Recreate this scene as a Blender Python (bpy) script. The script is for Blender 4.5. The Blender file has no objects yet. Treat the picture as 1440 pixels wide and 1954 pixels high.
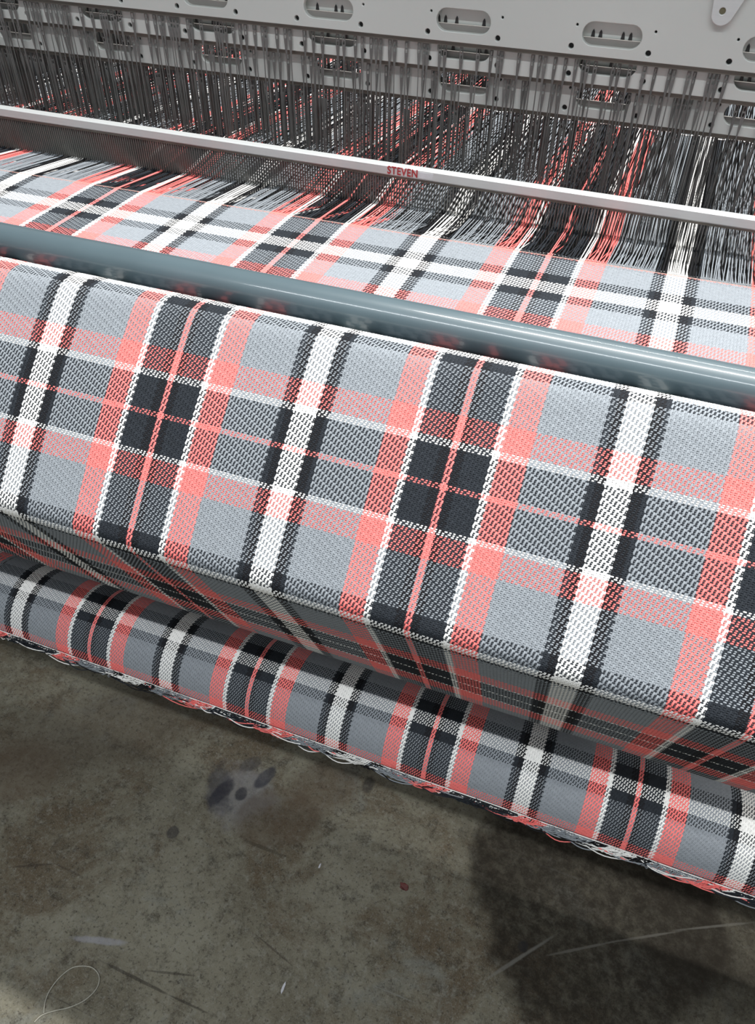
import bpy, math, random
import numpy as np
from mathutils import Matrix, Vector

# ---------------------------------------------------------------- units
P = 0.25                 # one plaid repeat across the loom, metres
H = 1.32                 # height of the camera above the floor
rng = random.Random(7)
nrg = np.random.default_rng(7)
scene = bpy.context.scene
COL = scene.collection
def L(x, y, z): return (x * P, y * P, H + z * P)

# ---------------------------------------------------------------- camera
R_ = Vector((0.93440056, 0.35595997, 0.0137146))
U_ = Vector((-0.24974099, 0.62714866, 0.73777639))
F_ = Vector((-0.25401777, 0.69280377, -0.67490586))
cd = bpy.data.cameras.new('camera'); cam = bpy.data.objects.new('camera', cd); COL.objects.link(cam)
m = Matrix((R_, U_, -F_)).transposed().to_4x4(); m.translation = Vector((0, 0, H))
cam.matrix_world = m
cd.sensor_fit = 'HORIZONTAL'; cd.sensor_width = 36.0; cd.lens = 1517.866 / 1440 * 36
cd.clip_start = 0.02; cd.clip_end = 60
scene.camera = cam

# ---------------------------------------------------------------- world, lamps, exposure
w = bpy.data.worlds.new('hall'); scene.world = w; w.use_nodes = True
w.node_tree.nodes['Background'].inputs[0].default_value = (0.88, 0.95, 1.0, 1)
w.node_tree.nodes['Background'].inputs[1].default_value = 0.30
def lamp(name, x, y, z, lx, ly, power, col=(1, 0.985, 0.96)):
    l = bpy.data.lights.new(name, 'AREA'); l.shape = 'RECTANGLE'; l.size = lx; l.size_y = ly
    l.energy = power; l.color = col
    o = bpy.data.objects.new(name, l); COL.objects.link(o); o.location = (x, y, z); return o
lamp('ceiling_lamp', 1.05, 2.75, 3.45, 2.9, 0.07, 52)
lamp('ceiling_lamp', 0.95, 1.00, 3.45, 3.0, 0.07, 132)
lamp('ceiling_lamp', 0.00, -0.95, 3.45, 3.4, 0.07, 60, (0.94, 0.97, 1.0))
scene.view_settings.view_transform = 'Standard'
scene.view_settings.look = 'None'
scene.view_settings.gamma = 1.0
scene.view_settings.use_curve_mapping = False
scene.view_settings.exposure = 0.38

# ---------------------------------------------------------------- materials
def srgb(r, g, b):
    f = lambda c: (c / 255 / 12.92) if c / 255 <= 0.04045 else ((c / 255 + 0.055) / 1.055) ** 2.4
    return (f(r), f(g), f(b), 1)
def newmat(name, base, rough=0.6, metal=0.0, spec=0.5):
    mt = bpy.data.materials.new(name); mt.use_nodes = True
    nt = mt.node_tree; b = nt.nodes['Principled BSDF']
    b.inputs['Base Color'].default_value = base; b.inputs['Roughness'].default_value = rough
    b.inputs['Metallic'].default_value = metal; b.inputs['Specular IOR Level'].default_value = spec
    return mt, nt, b
def noisy(name, base, amount, scale, rough=0.6, metal=0.0, spec=0.5, bump=0.0, stretch=None):
    """colour mottled by a noise of its own, with optional fine relief"""
    mt, nt, b = newmat(name, base, rough, metal, spec)
    tc = nt.nodes.new('ShaderNodeTexCoord'); mp = nt.nodes.new('ShaderNodeMapping')
    nt.links.new(tc.outputs['Object'], mp.inputs[0])
    if stretch: mp.inputs['Scale'].default_value = stretch
    n = nt.nodes.new('ShaderNodeTexNoise'); n.inputs['Scale'].default_value = scale; n.inputs['Detail'].default_value = 4
    nt.links.new(mp.outputs[0], n.inputs['Vector'])
    r = nt.nodes.new('ShaderNodeMapRange'); r.inputs[1].default_value = 0.3; r.inputs[2].default_value = 0.7
    r.inputs[3].default_value = 1 - amount; r.inputs[4].default_value = 1 + amount
    nt.links.new(n.outputs[0], r.inputs[0])
    mx = nt.nodes.new('ShaderNodeVectorMath'); mx.operation = 'SCALE'; mx.inputs[0].default_value = base[:3]
    nt.links.new(r.outputs[0], mx.inputs['Scale']); nt.links.new(mx.outputs[0], b.inputs['Base Color'])
    if bump:
        bp = nt.nodes.new('ShaderNodeBump'); bp.inputs['Strength'].default_value = bump; bp.inputs['Distance'].default_value = 0.001
        nt.links.new(n.outputs[0], bp.inputs['Height']); nt.links.new(bp.outputs[0], b.inputs['Normal'])
    return mt
YARN = {
    'W': noisy('white_yarn', (0.86, 0.85, 0.82, 1), 0.06, 260, 0.85, 0, 0.15),
    'P': noisy('coral_yarn', (0.90, 0.205, 0.19, 1), 0.08, 260, 0.85, 0, 0.15),
    'G': noisy('grey_yarn', (0.262, 0.285, 0.308, 1), 0.08, 260, 0.85, 0, 0.15),
    'C': noisy('charcoal_yarn', (0.021, 0.025, 0.031, 1), 0.15, 260, 0.8, 0, 0.2),
    'K': noisy('black_yarn', (0.010, 0.010, 0.012, 1), 0.15, 260, 0.8, 0, 0.2),
}
YK = list(YARN)
M_tube = noisy('grey_enamel', srgb(74, 90, 96), 0.04, 30, 0.42, 0, 0.5)
M_tube.node_tree.nodes['Principled BSDF'].inputs['Coat Weight'].default_value = 0.5
M_tube.node_tree.nodes['Principled BSDF'].inputs['Coat Roughness'].default_value = 0.12
M_alu = noisy('brushed_aluminium', (0.52, 0.535, 0.53, 1), 0.03, 12, 0.38, 0.2, 0.5, stretch=(1, 30, 30))
M_plate = noisy('frame_enamel', (0.47, 0.488, 0.465, 1), 0.04, 5, 0.42, 0.1, 0.4)
M_ledge = noisy('ledge_grey_brown', (0.22, 0.21, 0.195, 1), 0.1, 20, 0.5, 0.2)
M_rail = noisy('oily_rail_steel', (0.12, 0.112, 0.095, 1), 0.15, 25, 0.4, 0.5, 0.5)
M_heddle = noisy('heddle_steel', (0.125, 0.125, 0.12, 1), 0.25, 40, 0.45, 0.15, 0.5)
M_dent = noisy('reed_steel', (0.20, 0.20, 0.19, 1), 0.1, 40, 0.4, 0.4, 0.5)
M_dark = noisy('dark_machine_paint', (0.022, 0.024, 0.026, 1), 0.2, 8, 0.5)
M_rubber = noisy('black_rubber', (0.012, 0.012, 0.013, 1), 0.2, 30, 0.7)
M_red = noisy('red_print', (0.36, 0.03, 0.035, 1), 0.1, 80, 0.6)
M_label = noisy('pale_sticker', (0.55, 0.55, 0.57, 1), 0.12, 90, 0.5)
M_hole = noisy('bolt_hole', (0.015, 0.015, 0.015, 1), 0.1, 40, 0.6)
M_brass = noisy('dull_brass_screw', (0.16, 0.145, 0.09, 1), 0.2, 60, 0.45, 0.6)

# ---------------------------------------------------------------- helpers
def link(o, parent=None):
    COL.objects.link(o)
    if parent is not None: o.parent = parent
    return o
def tag(o, label=None, cat=None, group=None, kind=None):
    if label: o['label'] = label
    if cat: o['category'] = cat
    if group: o['group'] = group
    if kind: o['kind'] = kind
    return o
def empty(name, label, cat, group=None, loc=(0, 0, 0)):
    o = bpy.data.objects.new(name, None); o.empty_display_size = 0.05; COL.objects.link(o); o.location = loc
    return tag(o, label, cat, group)
def mesh_np(name, V, Q, mats, idx=None, parent=None, smooth=True):
    V = np.asarray(V, np.float32).reshape(-1, 3); Q = np.asarray(Q, np.int32); k = Q.shape[1]; Q = Q.reshape(-1)
    me = bpy.data.meshes.new(name); nf = len(Q) // k
    me.vertices.add(len(V)); me.vertices.foreach_set('co', V.reshape(-1))
    me.loops.add(len(Q)); me.loops.foreach_set('vertex_index', Q)
    me.polygons.add(nf); me.polygons.foreach_set('loop_start', np.arange(nf, dtype=np.int32) * k)
    for mt in mats: me.materials.append(mt)
    if idx is not None: me.polygons.foreach_set('material_index', np.asarray(idx, np.int32))
    me.polygons.foreach_set('use_smooth', np.full(nf, smooth))
    me.update(calc_edges=True); me.validate()
    return link(bpy.data.objects.new(name, me), parent)
class MB:
    """collects shapes, builds one mesh"""
    def __init__(s): s.v = []; s.f = []
    def poly(s, pts, faces):
        n = len(s.v); s.v += [tuple(p) for p in pts]; s.f += [tuple(n + i for i in f) for f in faces]
    def box(s, a, b):
        x0, y0, z0 = a; x1, y1, z1 = b
        s.poly([(x0, y0, z0), (x1, y0, z0), (x1, y1, z0), (x0, y1, z0), (x0, y0, z1), (x1, y0, z1), (x1, y1, z1), (x0, y1, z1)],
               [(0, 3, 2, 1), (4, 5, 6, 7), (0, 1, 5, 4), (1, 2, 6, 5), (2, 3, 7, 6), (3, 0, 4, 7)])
    def prism(s, prof, x0, x1):
        """closed (y,z) outline swept along X"""
        n = len(prof)
        s.poly([(x0, y, z) for y, z in prof] + [(x1, y, z) for y, z in prof],
               [(i, (i + 1) % n, n + (i + 1) % n, n + i) for i in range(n)] + [tuple(range(n))[::-1], tuple(range(n, 2 * n))])
    def tube(s, pts, r, sides=5, cap=True):
        pts = [Vector(p) for p in pts]; base = len(s.v); n = len(pts)
        rs = r if hasattr(r, '__len__') else [r] * n
        up = None
        for i, p in enumerate(pts):
            t = (pts[min(i + 1, n - 1)] - pts[max(i - 1, 0)]).normalized()
            if up is None:
                up = Vector((0, 0, 1)) if abs(t.z) < 0.9 else Vector((0, 1, 0))
            a = t.cross(up).normalized(); up = a.cross(t).normalized()
            for k in range(sides):
                an = 2 * math.pi * k / sides
                s.v.append(tuple(p + (a * math.cos(an) + up * math.sin(an)) * rs[i]))
        for i in range(n - 1):
            for k in range(sides):
                a0 = base + i * sides + k; a1 = base + i * sides + (k + 1) % sides
                s.f.append((a0, a1, a1 + sides, a0 + sides))
        if cap:
            s.f.append(tuple(base + k for k in range(sides))[::-1]); s.f.append(tuple(base + (n - 1) * sides + k for k in range(sides)))
    def build(s, name, mat, parent=None, smooth=False):
        me = bpy.data.meshes.new(name); me.from_pydata(s.v, [], s.f); me.materials.append(mat)
        if smooth: me.polygons.foreach_set('use_smooth', [True] * len(me.polygons))
        me.update(); return link(bpy.data.objects.new(name, me), parent)
def bevel(o, wd, seg=2):
    md = o.modifiers.new('bevel', 'BEVEL'); md.width = wd; md.segments = seg; md.limit_method = 'ANGLE'; md.angle_limit = 0.6
    return o
def cyl(name, x0, x1, y, z, r, mat, parent=None, sides=64):
    """round bar along X given in repeat units"""
    b = MB(); c0 = L(x0, y, z); c1 = L(x1, y, z)
    b.tube([c0, c1], r * P, sides); o = b.build(name, mat, parent, True)
    for p in o.data.polygons:
        if len(p.vertices) > 4: p.use_smooth = False
    return bevel(o, 0.0008, 1)

XA, XB = -6.4, 3.4        # the loom's own span

# ---------------------------------------------------------------- floor
def make_floor():
    b = MB(); b.box((-4.2, -2.2, -0.05), (4.2, 6.2, 0.0)); o = b.build('floor', None)
    tag(o, kind='structure')
    mt, nt, pb = newmat('stained_concrete', (0.1, 0.1, 0.09, 1), 0.88, 0, 0.06)
    o.data.materials.clear(); o.data.materials.append(mt)
    N = nt.nodes.new; Lk = nt.links.new
    tc = N('ShaderNodeTexCoord')
    def noise(scale, det=6, rough=0.6, dist=0.0, mp=None):
        n = N('ShaderNodeTexNoise'); n.inputs['Scale'].default_value = scale; n.inputs['Detail'].default_value = det
        n.inputs['Roughness'].default_value = rough; n.inputs['Distortion'].default_value = dist
        if mp:
            m_ = N('ShaderNodeMapping'); m_.inputs['Scale'].default_value = mp[0]; m_.inputs['Rotation'].default_value = (0, 0, mp[1]); m_.inputs['Location'].default_value = (mp[2], 0, 0)
            Lk(tc.outputs['Object'], m_.inputs[0]); Lk(m_.outputs[0], n.inputs['Vector'])
        else: Lk(tc.outputs['Object'], n.inputs['Vector'])
        return n.outputs[0]
    def rng_(v, a, b_, c=0.0, d=1.0):
        r = N('ShaderNodeMapRange'); r.inputs[1].default_value = a; r.inputs[2].default_value = b_; r.inputs[3].default_value = c; r.inputs[4].default_value = d
        r.interpolation_type = 'SMOOTHSTEP'; Lk(v, r.inputs[0]); return r.outputs[0]
    def mixc(fac, a, b_):
        mx = N('ShaderNodeMix'); mx.data_type = 'RGBA'; Lk(fac, mx.inputs[0])
        for sck, v in ((mx.inputs[6], a), (mx.inputs[7], b_)):
            if isinstance(v, tuple): sck.default_value = v
            else: Lk(v, sck)
        return mx.outputs[2]
    def mth(op, a, b_):
        q = N('ShaderNodeMath'); q.operation = op
        for k, v in enumerate((a, b_)):
            if isinstance(v, (int, float)): q.inputs[k].default_value = v
            else: Lk(v, q.inputs[k])
        return q.outputs[0]
    base = mixc(rng_(noise(5.0, 12, 0.72), 0.34, 0.66), FL[0], FL[1])
    base = mixc(mth('MULTIPLY', rng_(noise(3.6, 12, 0.74, 0.5, ((1, 1, 1), 0.4, 3.1)), 0.50, 0.62), 0.75), base, FL[2])
    base = mixc(mth('MULTIPLY', rng_(noise(6.5, 12, 0.74, 0.4, ((1, 1, 1), 0.9, 7.7)), 0.54, 0.66), 0.65), base, FL[3])
    base = mixc(mth('MULTIPLY', rng_(noise(30, 10, 0.8), 0.48, 0.68), 0.75), base, (0.030, 0.026, 0.020, 1))
    base = mixc(mth('MULTIPLY', rng_(noise(75, 8, 0.8, 0, ((1, 1, 1), 0.2, 2.2)), 0.50, 0.66), 0.60), base, (0.23, 0.225, 0.19, 1))
    base = mixc(mth('MULTIPLY', rng_(noise(170, 4, 0.7, 0, ((1, 1, 1), 0.2, 5.2)), 0.52, 0.68), 0.7), base, (0.035, 0.030, 0.024, 1))
    base = mixc(mth('MULTIPLY', rng_(noise(420, 3, 0.7, 0, ((1, 1, 1), 0.1, 1.2)), 0.50, 0.70), 0.45), base, (0.24, 0.23, 0.20, 1))
    # scratches
    for k, (sc, rot, off) in enumerate((((2.2, 70, 1), -0.55, 1.7), ((1.7, 90, 1), 0.35, 5.2), ((1.5, 60, 1), -0.9, 9.1))):
        s_ = rng_(noise(1.0, 3, 0.5, 0.0, (sc, rot, off)), 0.70, 0.735)
        base = mixc(mth('MULTIPLY', s_, 0.45), base, ((0.19, 0.19, 0.17, 1), (0.03, 0.026, 0.022, 1), (0.025, 0.022, 0.02, 1))[k])
    # oil stains and spots with their own outline
    sep = N('ShaderNodeSeparateXYZ'); Lk(tc.outputs['Object'], sep.inputs[0])
    def blob(cx, cy, rx, ry, ang, soft, wob, sc):
        m_ = N('ShaderNodeMapping'); m_.vector_type = 'TEXTURE'; m_.inputs['Location'].default_value = (cx, cy, 0)
        m_.inputs['Rotation'].default_value = (0, 0, ang); m_.inputs['Scale'].default_value = (rx, ry, 1)
        Lk(tc.outputs['Object'], m_.inputs[0])
        ln = N('ShaderNodeVectorMath'); ln.operation = 'LENGTH'; Lk(m_.outputs[0], ln.inputs[0])
        d = mth('ADD', ln.outputs['Value'], mth('MULTIPLY', mth('SUBTRACT', noise(sc, 4, 0.6), 0.5), wob))
        return rng_(d, 1 - soft, 1 + soft, 1.0, 0.0)
    grain = rng_(noise(55, 9, 0.8, 0, ((1, 1, 1), 0.3, 8.8)), 0.35, 0.62, 0.72, 1.0)
    for (cx, cy, rx, ry, ang, soft, wob, sc, fac, col) in STAINS:
        base = mixc(mth('MULTIPLY', mth('MULTIPLY', blob(cx, cy, rx, ry, ang, soft, wob, sc), fac), grain), base, col)
    Lk(base, pb.inputs['Base Color'])
    bp = N('ShaderNodeBump'); bp.inputs['Strength'].default_value = 0.25; bp.inputs['Distance'].default_value = 0.002
    Lk(noise(60, 6, 0.7), bp.inputs['Height']); Lk(bp.outputs[0], pb.inputs['Normal'])
    return o
def floor_at(px, py):
    d = F_ + R_ * ((px - 720) / 1517.866) - U_ * ((py - 977) / 1517.866)
    t = -H / d.z
    return d.x * t, d.y * t
FL = [(0.120, 0.108, 0.078, 1), (0.200, 0.190, 0.145, 1), (0.085, 0.062, 0.038, 1), (0.160, 0.165, 0.145, 1)]
STAINS = []
def st(px, py, rx, ry, ang, soft, wob, sc, fac, col):
    x, y = floor_at(px, py); STAINS.append((x, y, rx, ry, ang, soft, wob, sc, fac, col))
DK = (0.020, 0.017, 0.013, 1)
st(1140, 1690, 0.195, 0.235, 0.2, 0.10, 0.6, 9, 0.96, DK)
st(980, 1600, 0.10, 0.10, 0.2, 0.25, 0.5, 9, 0.35, DK)
st(1380, 1900, 0.10, 0.07, 0.2, 0.5, 0.9, 12, 0.5, DK)
st(1400, 1740, 0.16, 0.16, 0.2, 0.4, 0.5, 9, 0.8, DK)
st(462, 1515, 0.050, 0.055, 0.3, 0.4, 2.0, 30, 0.55, (0.20, 0.20, 0.215, 1))
st(418, 1505, 0.022, 0.048, 0.5, 0.3, 1.8, 45, 0.65, (0.04, 0.04, 0.047, 1))
st(505, 1485, 0.012, 0.026, -0.3, 0.2, 0.5, 40, 0.85, (0.035, 0.036, 0.045, 1))
st(478, 1458, 0.013, 0.020, -0.7, 0.2, 0.5, 40, 0.6, (0.04, 0.036, 0.036, 1))
st(422, 1512, 0.013, 0.030, -0.3, 0.2, 0.7, 40, 0.85, (0.03, 0.03, 0.038, 1))
st(460, 1515, 0.010, 0.013, 0.0, 0.2, 0.7, 40, 0.85, (0.03, 0.03, 0.036, 1))
st(330, 1588, 0.010, 0.011, 0.0, 0.2, 0.6, 40, 0.8, (0.035, 0.033, 0.035, 1))
st(530, 1560, 0.075, 0.055, 0.6, 0.15, 0.6, 20, 0.5, (0.085, 0.062, 0.043, 1))
st(620, 1500, 0.06, 0.05, 0.6, 0.3, 0.6, 20, 0.45, (0.08, 0.06, 0.043, 1))
st(40, 1470, 0.075, 0.06, 0.6, 0.3, 0.6, 14, 0.6, (0.085, 0.060, 0.040, 1))
st(200, 1390, 0.20, 0.09, 0.6, 0.5, 0.6, 8, 0.5, (0.06, 0.046, 0.034, 1))
def stl(p0, p1, wd, soft, wob, sc, fac, col):     # long thin mark between two spots
    a = floor_at(*p0); b_ = floor_at(*p1)
    STAINS.append(((a[0] + b_[0]) / 2, (a[1] + b_[1]) / 2, math.dist(a, b_) / 2, wd, math.atan2(b_[1] - a[1], b_[0] - a[0]), soft, wob, sc, fac, col))
stl((140, 1790), (240, 1800), 0.005, 0.35, 1.1, 45, 0.7, (0.26, 0.26, 0.28, 1))
stl((195, 1835), (325, 1900), 0.0022, 0.3, 1.0, 40, 0.7, (0.03, 0.026, 0.022, 1))
stl((325, 1900), (400, 1935), 0.0018, 0.3, 1.0, 40, 0.7, (0.03, 0.026, 0.022, 1))
stl((280, 1852), (370, 1862), 0.0018, 0.3, 1.0, 40, 0.6, (0.03, 0.026, 0.022, 1))
stl((465, 1603), (540, 1633), 0.0030, 0.3, 1.0, 40, 0.6, (0.05, 0.042, 0.030, 1))
stl((490, 1785), (560, 1845), 0.0014, 0.3, 1.0, 40, 0.6, (0.04, 0.032, 0.026, 1))
stl((20, 1655), (105, 1648), 0.0018, 0.3, 1.0, 40, 0.6, (0.04, 0.032, 0.026, 1))
stl((105, 1648), (160, 1675), 0.0018, 0.3, 1.0, 40, 0.5, (0.04, 0.032, 0.026, 1))
stl((1050, 1822), (1170, 1797), 0.0020, 0.4, 1.2, 40, 0.55, (0.13, 0.125, 0.11, 1))
stl((1170, 1797), (1290, 1778), 0.0018, 0.4, 1.2, 40, 0.5, (0.13, 0.125, 0.11, 1))
stl((1290, 1775), (1439, 1760), 0.0018, 0.4, 1.2, 40, 0.5, (0.13, 0.125, 0.11, 1))
stl((925, 1870), (1050, 1790), 0.0025, 0.5, 1.4, 30, 0.4, (0.22, 0.22, 0.2, 1))
st(703, 1497, 0.010, 0.016, 0.0, 0.3, 0.6, 40, 0.7, (0.03, 0.028, 0.028, 1))
st(998, 1806, 0.008, 0.009, 0.0, 0.3, 0.6, 40, 0.9, (0.02, 0.02, 0.02, 1))
floor = make_floor()

# ---------------------------------------------------------------- loom body
loom = empty('loom_frame', 'dark painted weaving loom body carrying the bars and rollers', 'loom', loc=L(XA, 3, -5.28))
loom_inv = lambda o: setattr(o, 'matrix_parent_inverse', loom.matrix_world.inverted())
def add_loom(mb, name, mat=M_dark):
    o = mb.build(name, mat, None); bevel(o, 0.004)
    o.parent = loom; o.location = tuple(-c for c in loom.location); return o
for xs in (XA - 0.3, XB):
    b = MB()
    prof = [(1.3, -5.28), (1.3, -1.75), (1.75, -1.2), (3.3, -1.2), (3.9, -0.35), (5.2, -0.35), (5.6, -1.1), (9.6, -1.1), (9.6, -5.28)]
    b.prism([(y * P, H + z * P) for y, z in prof], xs * P, (xs + 0.3) * P); add_loom(b, 'side_panel')
b = MB(); b.box(L(XA, 3.0, -2.6), L(XB, 3.9, -1.95)); add_loom(b, 'front_crossbeam')
b = MB(); b.box(L(XA, 5.2, -5.26), L(XB, 9.4, -4.9)); add_loom(b, 'base_plate')
b = MB(); b.box(L(XA, 8.6, -4.9), L(XB, 9.4, -2.0)); add_loom(b, 'rear_crossbeam')
bb = cyl('back_rest', XA, XB, 8.4, -1.78, 0.22, M_dark, None); bb.parent = loom; bb.location = tuple(-c for c in loom.location)

tube = tag(cyl('guide_tube', XA, XB, 2.36, -1.371, 0.069, M_tube, sides=96), 'glossy blue grey painted steel tube lying across the cloth', 'bar')
rol = tag(cyl('front_roller', XA, XB, 2.135, -1.335 - 0.128, 0.118, M_rubber), 'black rubber roller under the top bend of the front cloth', 'roller')
b = MB(); prof = [(1.538, -1.90), (1.56, -1.885), (1.9, -1.545), (1.96, -1.62), (1.62, -2.0), (1.548, -1.96), (1.532, -1.925)]
b.prism([(y * P, H + z * P) for y, z in prof], XA * P, XB * P)
knee = tag(b.build('cloth_support_bar', M_dark), 'dark angled metal bar behind the front fold of the cloth', 'bar')
low = tag(cyl('deflecting_roller', XA, XB, 2.005, -2.665, 0.12, M_rubber), 'black roller inside the lower bend of the cloth', 'roller')
RC = (2.28, -3.72); RR = 0.247
core = empty('cloth_beam', 'dark cloth take-up beam inside the lowest roll of cloth', 'roller', loc=L(XA, RC[0], RC[1]))
o = cyl('beam_core', XA, XB, RC[0], RC[1], RR - 0.012, M_dark); o.parent = core; o.location = tuple(-c for c in core.location)

# ---------------------------------------------------------------- the weave
NE = 176                                  # warp ends in one repeat
HALF = 'W' * 7 + 'K' * 5 + 'C' * 3 + 'G' * 33 + 'P' * 15 + 'W' * 4 + 'C' * 14 + 'K' * 5 + 'R' * 2
HALF = HALF.replace('R', 'P')
WARP = HALF + HALF[::-1]
CL, CR = -4.10, 1.75                      # the edges of the cloth
X0 = -2.94920                             # centre of a white stripe
DP = 1 / 160.0                            # pick pitch
def warp_colour(u):                       # u = end index counted from X0
    return WARP[int(u) % NE]
class Curve:
    def __init__(s, pts, smooth=3):
        q = np.array(pts, float)
        for _ in range(smooth):           # corner cutting keeps the end points
            a = q[:-1] * 0.75 + q[1:] * 0.25; c = q[:-1] * 0.25 + q[1:] * 0.75
            n = np.empty((2 * len(a), 2)); n[0::2] = a; n[1::2] = c; q = np.vstack([q[:1], n, q[-1:]])
        s.q = q; s.l = np.r_[0, np.cumsum(np.hypot(*np.diff(q, axis=0).T))]; s.len = s.l[-1]
    def __call__(s, t):
        return np.interp(t, s.l, s.q[:, 0]), np.interp(t, s.l, s.q[:, 1])
    def frame(s, t):
        y, z = s(t); e = 0.004; y1, z1 = s(t + e); y0, z0 = s(t - e)
        ty, tz = y1 - y0, z1 - z0; n = np.hypot(ty, tz) + 1e-12
        return y, z, tz / n, -ty / n      # position and outward normal
    def at_y(s, y):                       # arc position of the first point with that y
        i = int(np.argmax((s.q[:-1, 0] - y) * (s.q[1:, 0] - y) <= 0)); return s.l[i]
def weave(name, curve, seq, xa, xb, sx=1.0, ox=0.0, parent=None, dp=DP, amp=1.0, wsec=3, skew=0.0, wide=False):
    """one length of cloth: every warp end and every pick is a yarn of its own with its real over and under"""
    VV = []; QQ = []; II = []; base = 0
    def colours(ns, step):
        out = []
        for j in range(ns):
            s_ = (j + 0.5) * step; c = seq[-1][1]
            for lim, k in seq:
                if s_ < lim: c = k; break
            out.append(YK.index(c))
        return np.array(out)
    for (x0, x1, g) in (((xa, xb, 4),) if wide else ((xa, xb, 1), (CL, xa, 2), (xb, CR, 2))):   # finest where the camera is close
        e0 = int(math.ceil((x0 - X0) * NE)); e1 = int((x1 - X0) * NE)
        E = np.arange(e0, e1, g); dx = g / NE; st_ = dp * g
        ne = len(E); nj = int(curve.len / st_)
        if ne < 3: continue
        X = ((X0 + (E + 0.5) / NE)) * sx + ox
        S = (np.arange(nj) + 0.5) * st_
        J = np.arange(nj)
        # pairs of ends: one end floats over three picks, its partner over the fourth; one pick of shift from pair to pair
        ph = (J[None, :] - (E // g // 2)[:, None]) % 4
        odd = ((E // g) % 2 == 1)[:, None]
        over = np.where(odd, ph < 3, ph == 3)
        of = np.where(over, 1.0, -0.85)
        A = 0.21 / NE * amp * (1 if g == 1 else 1.5); tk = 0.34 / NE * (1 if g == 1 else 1.5)
        lat = np.where(odd & over, (1 - ph) * 0.34 * dx - 0.10 * dx, 0) + np.where(~odd & over, 0.25 * dx, 0)
        wob = nrg.normal(0, 0.035 * dx, (ne, nj))
        def yarn(XX, SS, HH, sec, flip, idx):
            nonlocal base
            y, z, ny, nz = curve.frame(SS.ravel()); h = HH.ravel(); xr = XX.ravel()
            if skew: y = y + skew * np.minimum(xr, 0.6) * np.clip((y - 2.4) / 0.78, 0, 1)
            VV.append(np.stack([xr * P, (y + ny * h) * P, H + (z + nz * h) * P], 1))
            I = np.arange(ne * nj * sec).reshape(ne, nj, sec)
            if not flip: q = np.stack([I[:, :-1, :-1], I[:, :-1, 1:], I[:, 1:, 1:], I[:, 1:, :-1]], -1).reshape(-1, 4)
            else: q = np.stack([I[:-1, :, :-1], I[1:, :, :-1], I[1:, :, 1:], I[:-1, :, 1:]], -1).reshape(-1, 4)[:, ::-1]
            QQ.append(q + base); II.append(idx); base += ne * nj * sec
        def cross(sec): return np.array([-1, 0, 1.0]) if sec == 3 else np.array([-1, 1.0])
        def crown(sec, off): return tk * np.abs(off) if sec == 3 else 0.3 * tk + 0 * off
        hw = np.where(odd, np.where(over, 0.60, 0.42), np.where(over, 0.44, 0.32)) * dx
        off = cross(wsec)
        XX = X[:, None, None] + (lat + wob)[:, :, None] + hw[:, :, None] * off
        HH = (A * of)[:, :, None] - crown(wsec, off)
        ci = np.array([YK.index(warp_colour(int(e))) for e in E])
        yarn(XX, np.broadcast_to(S[None, :, None], XX.shape), HH, wsec, False, np.repeat(ci, (nj - 1) * (wsec - 1)))
        hw = np.where(over, 0.28, 0.375) * st_
        off = cross(3)
        SS = S[None, :, None] + hw[:, :, None] * off + nrg.normal(0, 0.03 * st_, (ne, nj))[:, :, None]
        HH = (-A * of)[:, :, None] - crown(3, off)
        cj = colours(nj, st_)
        yarn(np.broadcast_to(X[:, None, None], SS.shape), SS, HH, 3, True, np.broadcast_to(cj[None, :, None], (ne - 1, nj, 2)).ravel())
    return mesh_np(name, np.vstack(VV), np.vstack(QQ), [YARN[k] for k in YK], np.concatenate(II), parent)
def seq_of(items, start=0.0):
    out = []; s_ = start
    for ln, c in items: s_ += ln; out.append((s_, c))
    return out
cloth = empty('tartan_cloth', 'coral, grey, charcoal and white tartan cloth running from the reed over the front bars', 'cloth')
SU, OU = 1.018, 0.023
SKEW = 0.030                              # the cloth edge lies a little askew to the reed
cur_a = Curve([(3.178, -1.416), (2.9, -1.4165), (2.58, -1.418), (2.47, -1.436), (2.42, -1.445)], 2)
cur_h = Curve([(2.425, -1.445), (2.40, -1.448), (2.33, -1.448), (2.275, -1.418), (2.235, -1.374), (2.205, -1.353)], 2)
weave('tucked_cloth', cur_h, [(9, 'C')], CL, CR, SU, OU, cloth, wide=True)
weave('flat_cloth', cur_a, seq_of([(0.008, 'P'), (0.155, 'G'), (0.067, 'C'), (0.088, 'W'), (0.063, 'C'), (0.125, 'G'), (0.12, 'P'), (0.02, 'W'), (9, 'C')]), -3.32, 0.45, SU, OU, cloth, skew=SKEW)
cur_b = Curve([(2.215, -1.357), (2.185, -1.340), (2.135, -1.329), (2.092, -1.333), (2.058, -1.352), (2.0, -1.402), (1.9, -1.490), (1.8, -1.583), (1.67, -1.716), (1.56, -1.836), (1.518, -1.882), (1.502, -1.903), (1.499, -1.930), (1.512, -1.965), (1.535, -2.012)], 2)
sb0 = cur_b.at_y(2.196)
k0 = sb0
it = [(k0 + 0.045, 'W'), (0.052, 'C'), (0.160, 'G'), (0.085, 'P'), (0.021, 'W'), (0.113, 'C'), (0.022, 'P'), (0.115, 'C'), (0.021, 'W'), (0.085, 'P'), (0.166, 'G'), (0.060, 'C'), (0.050, 'W'), (0.028, 'C'), (9, 'G')]
weave('front_cloth', cur_b, seq_of(it), -2.48, 0.62, 1, 0, cloth)
cur_c = Curve([(1.532, -2.006), (1.6, -2.148), (1.7, -2.36), (1.8, -2.573), (1.85, -2.68), (1.885, -2.742), (1.94, -2.788), (1.99, -2.797)], 2)
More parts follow.
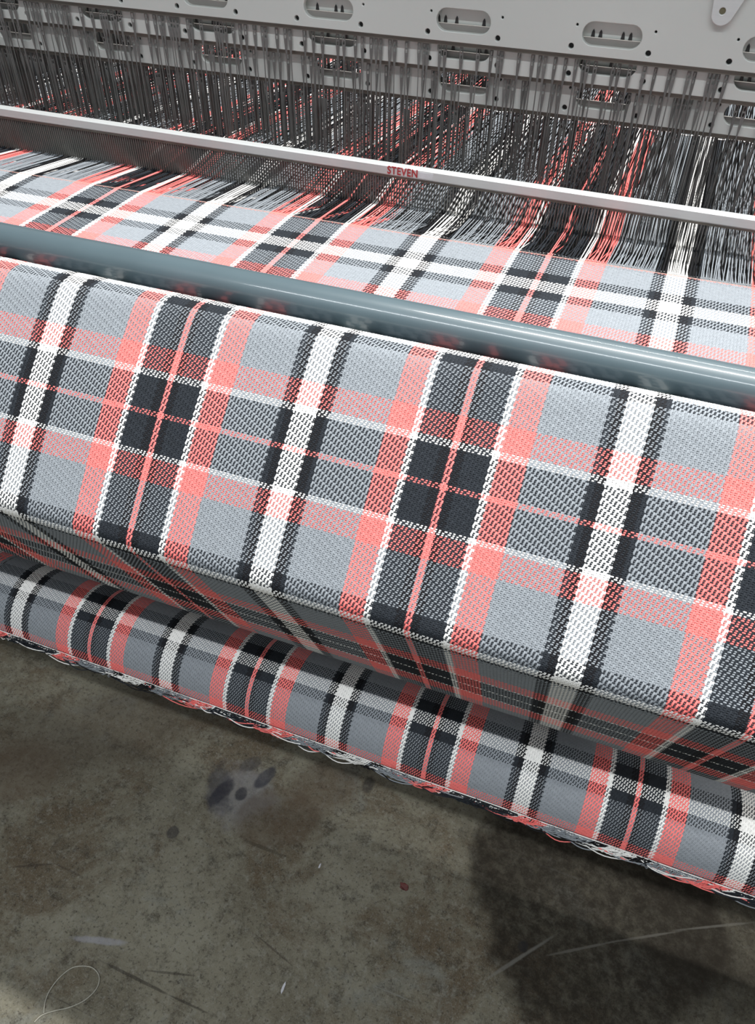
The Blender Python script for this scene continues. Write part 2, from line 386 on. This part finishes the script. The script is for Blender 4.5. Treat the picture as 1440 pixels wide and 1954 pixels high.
weave('underside_cloth', cur_c, seq_of([(0.20, 'G'), (0.105, 'P'), (0.014, 'W'), (0.115, 'C'), (0.012, 'W'), (0.11, 'C'), (0.014, 'W'), (0.12, 'P'), (9, 'G')]), -2.62, 0.86, 1, 0, cloth, wsec=2)
def roll_pt(th, r=RR):
    return RC[0] - r * math.sin(th), RC[1] + r * math.cos(th)
th0, th1 = math.radians(-40), math.radians(93)
cur_d = Curve([roll_pt(th0 + (th1 - th0) * i / 60) for i in range(61)], 0)
dg = math.radians(1) * RR
XRO = -0.02552
weave('rolled_cloth', cur_d, seq_of([(31 * dg, 'G'), (16 * dg, 'C'), (15 * dg, 'W'), (12 * dg, 'C'), (44 * dg, 'G'), (99, 'P')]), -3.20, 1.22, 1, XRO, cloth, wsec=2)

# ---------------------------------------------------------------- hem, tufts and stray yarns at the cut end of the roll
def surf(x, th, lift=0.0):
    y, z = roll_pt(th, RR + lift); return L(x, y, z)
b = MB(); xs = np.arange(-3.6, 1.7, 0.04)
b.tube([surf(x, th1 - 0.032, 0.0065 + 0.001 * math.sin(x * 9)) for x in xs], 0.0030 * P, 5); b.build('hem_thread', YARN['W'], cloth, True)['label'] = 'thin white thread along the cut hem'
b = MB()
for dth in (0.045, 0.10):
    x = -3.5
    while x < 1.6:
        l = rng.uniform(0.03, 0.09)
        b.tube([surf(x, th1 + dth, 0.006), surf(x + l * 0.5, th1 + dth + 0.004, 0.010), surf(x + l, th1 + dth, 0.006)], 0.0022 * P, 4); x += l + rng.uniform(0.005, 0.03)
tag(b.build('stitch_row', YARN['W'], cloth), kind='stuff')
def xf(px, py):                            # X on the hem line under that picture column
    d = F_ + R_ * ((px - 720) / 1517.866) - U_ * ((py - 977) / 1517.866)
    return d.x / d.y * 2.04
tuft_w = [xf(267, 1300), xf(687, 1450), xf(1190, 1633)]
step = tuft_w[1] - tuft_w[0]; step2 = tuft_w[2] - tuft_w[1]
def tail_colour(x):
    """which stripe of cut ends hangs at X (they lie bunched, wider apart than in the cloth)"""
    u = (x - tuft_w[1]) / ((step + step2) / 2)
    u = abs(((u + 0.5) % 1.0) - 0.5)       # 0 at a white bunch, .5 between
    if u < 0.050: return 'W'
    if u < 0.10: return 'K'
    if u < 0.27: return 'G'
    if u < 0.365: return 'P'
    if u < 0.375: return 'W'
    return 'C'
x = -3.55; runs = []
while x < 1.65:
    c = tail_colour(x); n = x
    while n < 1.65 and tail_colour(n) == c: n += 0.004
    runs.append((x, n, c)); x = n
for (a, z_, c) in runs:
    b = MB(); n = max(3, int((z_ - a) / 0.0062))
    lean = rng.uniform(-0.12, -0.03); ln = {'P': 0.26, 'W': 0.22, 'G': 0.15, 'K': 0.13, 'C': 0.15}[c]
    for i in range(n):
        x = a + (z_ - a) * (i + 0.5) / n
        le = ln * rng.uniform(0.5, 1.0); sidew = lean - le * rng.uniform(0.2, 0.9)
        pts = []; dr = rng.uniform(0.15, 0.42)
        for k in range(7):
            t = k / 6
            xx = x + sidew * t ** 1.3 + rng.uniform(-0.008, 0.008) * t
            th = th1 - 0.025 + dr * math.sin(min(1, t * 1.25) * math.pi * 0.5) * (1 - 0.25 * t)
            pts.append(surf(xx, th, 0.004 + 0.018 * math.sin(t * 3) * rng.uniform(0.4, 1.2)))
        b.tube(pts, 0.0026 * P, 4)
        if rng.random() < 0.25:            # clipped end poking up over the hem
            b.tube([surf(x, th1 - 0.01, 0.006), surf(x - 0.008, th1 - 0.06, 0.014), surf(x - 0.016, th1 - rng.uniform(0.07, 0.13), 0.02)], 0.0022 * P, 4)
    tag(b.build('yarn_tuft', YARN[c], cloth, True), kind='stuff')
for c, n in (('W', 9), ('P', 6), ('K', 12), ('C', 5), ('G', 7)):
    for i in range(n):                     # long loose yarns trailing along the hem
        b = MB(); x = rng.uniform(-3.4, 1.4); ln = rng.uniform(0.25, 0.75); ph = rng.uniform(0, 6)
        d0 = rng.uniform(0.12, 0.34); sg = rng.uniform(0.0, 0.045)
        pts = []
        for k in range(19):
            t = k / 18
            th = th1 + d0 * (0.25 + 0.75 * math.sin(math.pi * min(1, t * 1.1)) ** 0.5) + 0.05 * math.sin(7 * t + ph)
            y, z = roll_pt(th, RR + 0.016 + 0.010 * math.sin(11 * t + ph))
            pts.append(L(x + ln * t, y, z - sg * math.sin(math.pi * t) ** 2 * (0.6 + 0.4 * math.sin(9 * t + ph))))
        b.tube(pts, 0.0030 * P, 5); b.build('loose_yarn', YARN[c], cloth, True)

# ---------------------------------------------------------------- reed
YR = 3.45
reed = empty('reed', 'steel reed with a pale aluminium cap bar behind the open warp', 'reed', loc=L(XA, YR, -1.9))
def sub(o, root): o.parent = root; o.location = tuple(-c for c in root.location); return o
b = MB(); zt, zb = -0.3623 * YR + 0.0, -0.3767 * YR + 0.004
prof = [(YR - 0.004, zb + 0.0), (YR - 0.010, zb + 0.006), (YR - 0.010, zt - 0.006), (YR - 0.004, zt), (YR + 0.028, zt), (YR + 0.034, zt - 0.006), (YR + 0.034, zb)]
b.prism([(y * P, H + z * P) for y, z in prof], XA * P, XB * P); cap = sub(b.build('cap_bar', M_alu), reed); cap['label'] = 'pale aluminium cap bar'
b = MB(); b.box(L(XA, YR - 0.001, zb - 0.010), L(XB, YR + 0.026, zb - 0.0005)); sub(b.build('cap_channel', M_rail), reed)
b = MB(); b.box(L(XA, YR - 0.012, -1.90), L(XB, YR + 0.03, -1.80)); sub(b.build('bottom_bar', M_rail), reed)
# dents: flat steel blades
dn = 80; i0 = int(-6.2 * dn); i1 = int(3.2 * dn); xs = (np.arange(i0, i1) + 0.5) / dn * SU + OU
bx = np.array([(0, 0, 0), (1, 0, 0), (1, 1, 0), (0, 1, 0), (0, 0, 1), (1, 0, 1), (1, 1, 1), (0, 1, 1)], float)
bf = np.array([(0, 3, 2, 1), (4, 5, 6, 7), (0, 1, 5, 4), (1, 2, 6, 5), (2, 3, 7, 6), (3, 0, 4, 7)])
def boxes(lo, hi):
    V = lo[:, None, :] + bx[None] * (hi - lo)[:, None, :]; F = bf[None] + (np.arange(len(lo)) * 8)[:, None, None]
    return V.reshape(-1, 3), F.reshape(-1, 4)
tw = 0.0024
lo = np.array([L(x - tw / 2, YR + 0.006, -1.82) for x in xs]); hi = np.array([L(x + tw / 2, YR + 0.020, zb) for x in xs])
V, Fq = boxes(lo, hi); o = mesh_np('reed_dents', V - np.array(reed.location), Fq, [M_dent], None, reed, False); tag(o, 'thin steel blades of the reed', kind='stuff')
# lettering on the cap
def text_mesh(body, size, loc, mat, name, root):
    cu = bpy.data.curves.new('lettering', 'FONT'); cu.body = body; cu.size = size; cu.extrude = 0.0002; cu.offset = size * 0.02
    cu.space_character = 1.08
    t = bpy.data.objects.new('lettering', cu); COL.objects.link(t); bpy.context.view_layer.update()
    me = bpy.data.meshes.new_from_object(t.evaluated_get(bpy.context.evaluated_depsgraph_get())); bpy.data.objects.remove(t)
    me.materials.clear(); me.materials.append(mat)
    o = bpy.data.objects.new(name, me); link(o, root)
    o.rotation_euler = (math.radians(90), 0, 0); o.location = Vector(loc) - root.location; return o
def x_on(px, py, y):
    d = F_ + R_ * ((px - 720) / 1517.866) - U_ * ((py - 977) / 1517.866); return d.x / d.y * y
xl, xr = x_on(740, 330, YR), x_on(797, 340, YR)
t = text_mesh('STEVEN', 0.046 * P, L(xl, YR - 0.0115, zb + 0.0105), M_red, 'lettering', reed)
bpy.context.view_layer.update(); wd = max(v.co.x for v in t.data.vertices) - min(v.co.x for v in t.data.vertices)
t.scale = ((xr - xl) * P / wd, 1, 1); t['label'] = 'red capital letters on the cap bar'
b = MB(); x2 = x_on(827, 343, YR); b.box(L(xr + 0.006, YR - 0.0112, zb + 0.010), L(x2, YR - 0.0100, zt - 0.010)); sub(b.build('worn_sticker', M_label), reed)

# ---------------------------------------------------------------- warp between cloth and back rest
warp = empty('warp', 'sheet of striped warp yarns running from the cloth back through reed and heddles', 'yarn')
e0 = int((-4.10 - X0) * NE); e1 = int((1.75 - X0) * NE)
YH = [3.78, 3.82, 3.87, 3.91, 3.955, 4.0, 4.045, 4.09]
def end_path(e):
    x = (X0 + (e + 0.5) / NE) * SU + OU
    fr = (e * 5) % 8; up = ((e + e // 4) % 2) == 0
    j = rng.uniform(-0.002, 0.002)
    zr = -1.418 + 0.012 * x + j if up else -1.476 + 0.012 * x + j
    yh = YH[fr]; zh = (-1.400 if up else -1.515) + rng.uniform(-0.015, 0.015)
    xr_ = (int(x / SU * dn) + 0.5) / dn * SU + (0.002 if e % 2 else -0.002)
    return [(x, 3.160 + SKEW * x, -1.4175), (x, 3.185 + SKEW * x, -1.4165), (xr_ + 0.0, YR, zr), (x + rng.uniform(-.0015, .0015), yh, zh), (x * 1.0, 5.6 + rng.uniform(-.3, .3), -1.50 + rng.uniform(-.03, .03)), (x, 8.3, -1.555)]
def strands(name, paths, r, mat, parent):
    A = np.array(paths); n, k, _ = A.shape               # 4 sided, axis close to Y
    o4 = np.array([(-1, 0), (0, -1), (1, 0), (0, 1)], float) * r
    V = np.empty((n, k, 4, 3)); V[..., 0] = A[..., None, 0] + o4[:, 0]; V[..., 1] = A[..., None, 1]; V[..., 2] = A[..., None, 2] + o4[:, 1]
    I = np.arange(n * k * 4).reshape(n, k, 4); R1 = np.roll(I, -1, 2)
    q = np.stack([I[:, :-1], R1[:, :-1], R1[:, 1:], I[:, 1:]], -1).reshape(-1, 4)
    V = V.reshape(-1, 3) * P; V[:, 2] += H
    return mesh_np(name, V, q, [mat], None, parent)
e = e0
while e < e1:
    c = warp_colour(e); n = e
    while n < e1 and warp_colour(n) == c: n += 1
    o = strands('warp_stripe', [end_path(i) for i in range(e, n)], 0.0024, YARN[c], warp); tag(o, kind='stuff'); e = n
b = MB(); b.tube([L(x, 3.178 + SKEW * x, -1.4160) for x in np.arange(-3.9, 1.0, 0.1)], 0.0026 * P, 6)
b.build('fell_thread', noisy('pale_coral_yarn', (0.45, 0.29, 0.25, 1), 0.1, 200, 0.85), cloth, True)['label'] = 'pale coral weft thread at the edge of the woven cloth'
b = MB(); xs = np.arange(-1.15, 1.0, 0.05)
b.tube([L(x, 3.245 + SKEW * x, -1.438 + 0.003 * math.sin(x * 40)) for x in xs], 0.0030 * P, 5)
tag(b.build('weft_pick', YARN['W'], None, True), 'single white weft thread lying in the open shed beside the cloth edge', 'thread')

d = F_ + R_ * ((1200 - 720) / 1517.866) - U_ * ((243 - 977) / 1517.866)
b = MB(); xs = np.arange(-1.3, 0.5, 0.03)
b.tube([L(x, 4.75, d.z / d.y * 4.75 + 0.004 * math.sin(x * 37)) for x in xs], 0.0030 * P, 5)
tag(b.build('lease_thread', YARN['W'], None, True), 'white thread lying across the warp behind the heddles, under the rear heald frame', 'thread')

# ---------------------------------------------------------------- heald frames and heddles
def slot_outline(cx, cz, hw, hh, n=10):
    r = hh; pts = []
    for (sx_, a0) in ((1, -90), (-1, 90)):
        for i in range(n + 1):
            a = math.radians(a0 + 180 * i / n); pts.append((cx + sx_ * (hw - r) + r * math.cos(a), cz + r * math.sin(a)))
    return pts
def circle(cx, cz, r, n=16):
    return [(cx + r * math.cos(2 * math.pi * i / n), cz + r * math.sin(2 * math.pi * i / n)) for i in range(n)]
def plate_mesh(outlines, y0, y1, name, mat):
    """flat plate with real cut outs: a filled 2D curve given thickness"""
    cu = bpy.data.curves.new(name, 'CURVE'); cu.dimensions = '2D'; cu.fill_mode = 'BOTH'; cu.extrude = (y1 - y0) * P / 2
    cu.bevel_depth = 0.0006; cu.bevel_resolution = 1
    for pts in outlines:
        sp = cu.splines.new('POLY'); sp.points.add(len(pts) - 1); sp.use_cyclic_u = True
        for k, (x, z) in enumerate(pts): sp.points[k].co = (x * P, z * P, 0, 1)
    t = bpy.data.objects.new(name, cu); COL.objects.link(t); bpy.context.view_layer.update()
    me = bpy.data.meshes.new_from_object(t.evaluated_get(bpy.context.evaluated_depsgraph_get())); bpy.data.objects.remove(t)
    me.transform(Matrix.Rotation(math.radians(90), 4, 'X')); me.transform(Matrix.Translation((0, (y0 + y1) / 2 * P, H)))
    me.materials.clear(); me.materials.append(mat); return me
# heddle: flat blade with two eyes at the top that tapers into a long thin strip
hb = MB()
def seg(x0a, x0b, z0, x1a, x1b, z1, t=0.0016):
    hb.poly([(x0a * P, -t * P, z0 * P), (x0b * P, -t * P, z0 * P), (x0b * P, t * P, z0 * P), (x0a * P, t * P, z0 * P),
             (x1a * P, -t * P, z1 * P), (x1b * P, -t * P, z1 * P), (x1b * P, t * P, z1 * P), (x1a * P, t * P, z1 * P)],
            [(0, 1, 2, 3), (4, 7, 6, 5), (0, 4, 5, 1), (1, 5, 6, 2), (2, 6, 7, 3), (3, 7, 4, 0)])
W1, W0 = 0.0080, 0.0022
seg(-0.003, 0.003, 0.03, -0.003, 0.003, 0.0)
seg(-0.007, 0.007, 0.0, -W1, W1, -0.008)
for (a, c) in ((-0.008, -0.026), (-0.033, -0.047)):
    seg(-W1, -0.0042, a, -W1, -0.0042, c); seg(0.0042, W1, a, 0.0042, W1, c)
seg(-W1, W1, -0.026, -W1, W1, -0.033); seg(-W1, W1, -0.047, -0.0072, 0.0072, -0.062)
seg(-0.0072, 0.0072, -0.062, -W0, W0, -0.125); seg(-W0, W0, -0.125, -W0, W0, -1.20)
hme = bpy.data.meshes.new('heddle'); hme.from_pydata(hb.v, [], hb.f); hme.materials.append(M_heddle); hme.update()
KF = 0.886
FR = [(4.234, -0.914, -0.826, -0.883, -0.796, -0.45, 'frontmost and highest of the three pale heald frames, with a hanging bracket'),
      (4.280, -1.041, -0.952, -1.008, -0.920, -0.62, 'middle pale heald frame, half hidden behind the front one'),
      (4.334, -1.204, -1.115, -1.173, -1.081, -0.78, 'rearmost and lowest pale heald frame, just above the striped warp')]
for fi, (yf, zbm, zsl, zbo, zsm, ztp, lab) in enumerate(FR):
    yf, zbm, zsl, zbo, zsm, ztp = [v * KF for v in (yf, zbm, zsl, zbo, zsm, ztp)]
    fr = empty('heald_frame', lab, 'loom part', 'heald frames in a stepped row', loc=L(XA, yf, zbm))
    outl = [[(XA + 0.1, zbm), (XB - 0.1, zbm), (XB - 0.1, ztp), (XA + 0.1, ztp)]]
    k = -5; rims = []
    while KF * (-1.863 + 0.7 * k) < XB - 0.5:
        cx = KF * (-1.863 + 0.7 * k)
        if cx > XA + 0.4: outl.append(slot_outline(cx, zsl, 0.121, 0.045))
        k += 1
    holes = []
    for k in range(-9, 20):
        x = KF * (-3.089 + 0.35 * k)
        if XA + 0.2 < x < XB - 0.2: holes.append((x, zbo, 0.0135)); holes.append((x + 0.012, zsm, 0.0075))
    for (x, z, r) in holes: outl.append(circle(x, z, r))
    me = plate_mesh(outl, yf, yf + 0.022, 'frame_plate', M_plate)
    sub(link(bpy.data.objects.new('frame_plate', me)), fr)
    b = MB(); b.box(L(XA + 0.1, yf + 0.004, zbm - 0.009), L(XB - 0.1, yf + 0.020, zbm + 0.004)); b.box(L(XA + 0.1, yf + 0.010, zbm - 0.020), L(XB - 0.1, yf + 0.026, zbm - 0.009))
    o = sub(b.build('bottom_rail', M_rail), fr); o['label'] = 'oily brown rail'
    b = MB()                                # ledge seen through the slots
    b.box(L(XA + 0.1, yf + 0.023, zsl - 0.050), L(XB - 0.1, yf + 0.034, zsl - 0.018)); sub(b.build('inner_ledge', M_ledge), fr)
    b = MB()
    for x, z, r in holes:                   # socket screws deep inside the bolt holes
        b.tube([L(x, yf + 0.018, z), L(x, yf + 0.0235, z)], r * P * 1.05, 12)
    sub(b.build('socket_screws', M_hole), fr)
    # heddle hooks standing above the ledge
    b = MB(); x = XA + 0.3
    while x < 0.6:
        if x > -4.3:
            zc = zsl - 0.006
            b.poly([L(x - 0.008, yf + 0.036, zc - 0.012), L(x + 0.008, yf + 0.036, zc - 0.012), L(x + 0.005, yf + 0.036, zc + 0.008), L(x, yf + 0.036, zc + 0.016), L(x - 0.005, yf + 0.036, zc + 0.008),
                    L(x - 0.008, yf + 0.039, zc - 0.012), L(x + 0.008, yf + 0.039, zc - 0.012), L(x + 0.005, yf + 0.039, zc + 0.008), L(x, yf + 0.039, zc + 0.016), L(x - 0.005, yf + 0.039, zc + 0.008)],
                   [(0, 1, 2, 3, 4), (9, 8, 7, 6, 5), (0, 5, 6, 1), (1, 6, 7, 2), (2, 7, 8, 3), (3, 8, 9, 4), (4, 9, 5, 0)])
            b.box(L(x - 0.0025, yf + 0.036, zsl - 0.05), L(x + 0.0025, yf + 0.039, zc - 0.012))
        x += rng.choice((0.03, 0.05, 0.09, 0.12))
    tag(sub(b.build('heddle_hooks', M_hole), fr), kind='stuff')
    # heddles in front of the next frame
    x = -3.75; n = 0
    while x < 0.40 and n < 99:
        o = bpy.data.objects.new('heddle', hme); link(o, fr)
        p = L(x, yf + 0.028 + rng.uniform(-0.004, 0.004), zbm - 0.020 + rng.uniform(-0.004, 0.004))
        o.location = Vector(p) - fr.location; o.rotation_euler = (rng.uniform(-.01, .01), rng.uniform(-0.012, 0.012), 0.45 + rng.uniform(-0.35, 0.35))
        x += rng.choice((0.016, 0.022, 0.032, 0.044, 0.058, 0.075)); n += 1
    if fi == 0:                             # hanging bracket
        d = F_ + R_ * ((1380 - 720) / 1517.866) - U_ * ((20 - 977) / 1517.866); cx, cz = d.x / d.y * (yf - 0.02), d.z / d.y * (yf - 0.02)
        pts = []
        for i in range(13):
            a = math.radians(195 + 150 * i / 12); pts.append((cx + 0.038 * math.cos(a), cz - 0.010 + 0.038 * math.sin(a)))
        pts += [(cx + 0.17, cz + 0.30), (cx - 0.07, cz + 0.30)]
        me = plate_mesh([pts, circle(cx - 0.003, cz - 0.002, 0.014, 20)], yf - 0.022, yf - 0.002, 'hanging_bracket', M_alu)
        o = sub(link(bpy.data.objects.new('hanging_bracket', me)), fr); o['label'] = 'pale pointed bracket'
        b = MB(); b.tube([L(cx - 0.003, yf - 0.020, cz - 0.002), L(cx - 0.003, yf, cz - 0.002)], 0.0145 * P, 20)
        sub(b.build('bracket_bolt', M_brass), fr)
# rear rows of heddles whose frames are lifted out of view
bank = empty('heddle_bank', 'dense dark rows of thin steel heddles behind the heald frames', 'loom part', loc=L(XA, 4.0, -2.3))
for ri, yy in enumerate((3.905, 3.95, 3.995, 4.04, 4.085, 4.13)):
    x = -5.6; lo = []; hi = []
    while x < 1.8:
        w_ = rng.uniform(0.0014, 0.0022); zt_ = -0.80 - 0.02 * ri
        lo.append(L(x - w_, yy + rng.uniform(-.006, .006), -2.3)); hi.append((lo[-1][0] + 2 * w_ * P, lo[-1][1] + rng.uniform(0.007, 0.012) * P, H + zt_ * P))
        x += rng.choice((0.016, 0.022, 0.028, 0.036, 0.050, 0.064)) * 1.0
    V, Fq = boxes(np.array(lo), np.array(hi)); o = mesh_np('heddle_row', V - np.array(bank.location), Fq, [M_heddle], None, bank, False); tag(o, kind='stuff')
b = MB(); b.box(L(XA + .1, 3.88, -2.34), L(XB - .1, 4.22, -2.28)); sub(b.build('lower_bar', M_dark), bank)

# ---------------------------------------------------------------- small things on the floor
def px_curve(pts, z, r, mat, name, label, cat, closed=False):
    q = [Vector((*floor_at(*p), z)) for p in pts]; out = []
    n = len(q)
    for i in range(n - 1):                  # Catmull-Rom
        p0, p1, p2, p3 = q[max(i - 1, 0)], q[i], q[i + 1], q[min(i + 2, n - 1)]
        for k in range(8):
            t = k / 8; out.append(0.5 * ((2 * p1) + (p2 - p0) * t + (2 * p0 - 5 * p1 + 4 * p2 - p3) * t * t + (3 * p1 - p0 - 3 * p2 + p3) * t ** 3))
    out.append(q[-1]); b = MB(); b.tube(out, r, 6); return tag(b.build(name, mat, None, True), label, cat)
M_twine = noisy('pale_twine', (0.30, 0.29, 0.24, 1), 0.15, 200, 0.8)
px_curve([(66, 1951), (80, 1938), (102, 1930), (135, 1922), (165, 1907), (186, 1884), (189, 1862), (176, 1847), (155, 1844), (135, 1849), (112, 1868), (94, 1893), (86, 1915), (84, 1934)], 0.0014, 0.0009, M_twine, 'looped_thread', 'thin pale thread lying in a loop on the concrete floor', 'thread')
def scrap(name, px, py, w_, h_, ang, mat, label, cat):
    x, y = floor_at(px, py); b = MB(); n = 9; top = []
    for i in range(n):
        a = 2 * math.pi * i / n; r = rng.uniform(0.7, 1.1); top.append((x + math.cos(a + ang) * w_ * r * (1 if i % 2 else 0.75) , y + math.sin(a + ang) * h_ * r, 0.0012 + rng.uniform(0, 0.002)))
    bot = [(p[0], p[1], 0.0002) for p in top]
    b.poly(top + bot, [tuple(range(n)), tuple(range(2 * n - 1, n - 1, -1))] + [(i, (i + 1) % n, n + (i + 1) % n, n + i)[::-1] for i in range(n)])
    return tag(b.build(name, mat), label, cat)
M_rust = noisy('dark_red_scrap', (0.09, 0.022, 0.018, 1), 0.3, 120, 0.7)
M_fluff = noisy('white_fluff', (0.5, 0.5, 0.52, 1), 0.1, 120, 0.9)
scrap('leaf_scrap', 771, 1693, 0.011, 0.006, 0.3, M_rust, 'small dark red scrap on the floor left of the big dark stain', 'scrap')
scrap('lint_fleck', 540, 1886, 0.003, 0.009, 0.2, M_fluff, 'larger white lint fleck near the bottom edge of the floor', 'lint')
scrap('lint_fleck', 610, 1653, 0.002, 0.005, 0.4, M_fluff, 'tiny white lint fleck in the middle of the bare floor', 'lint')
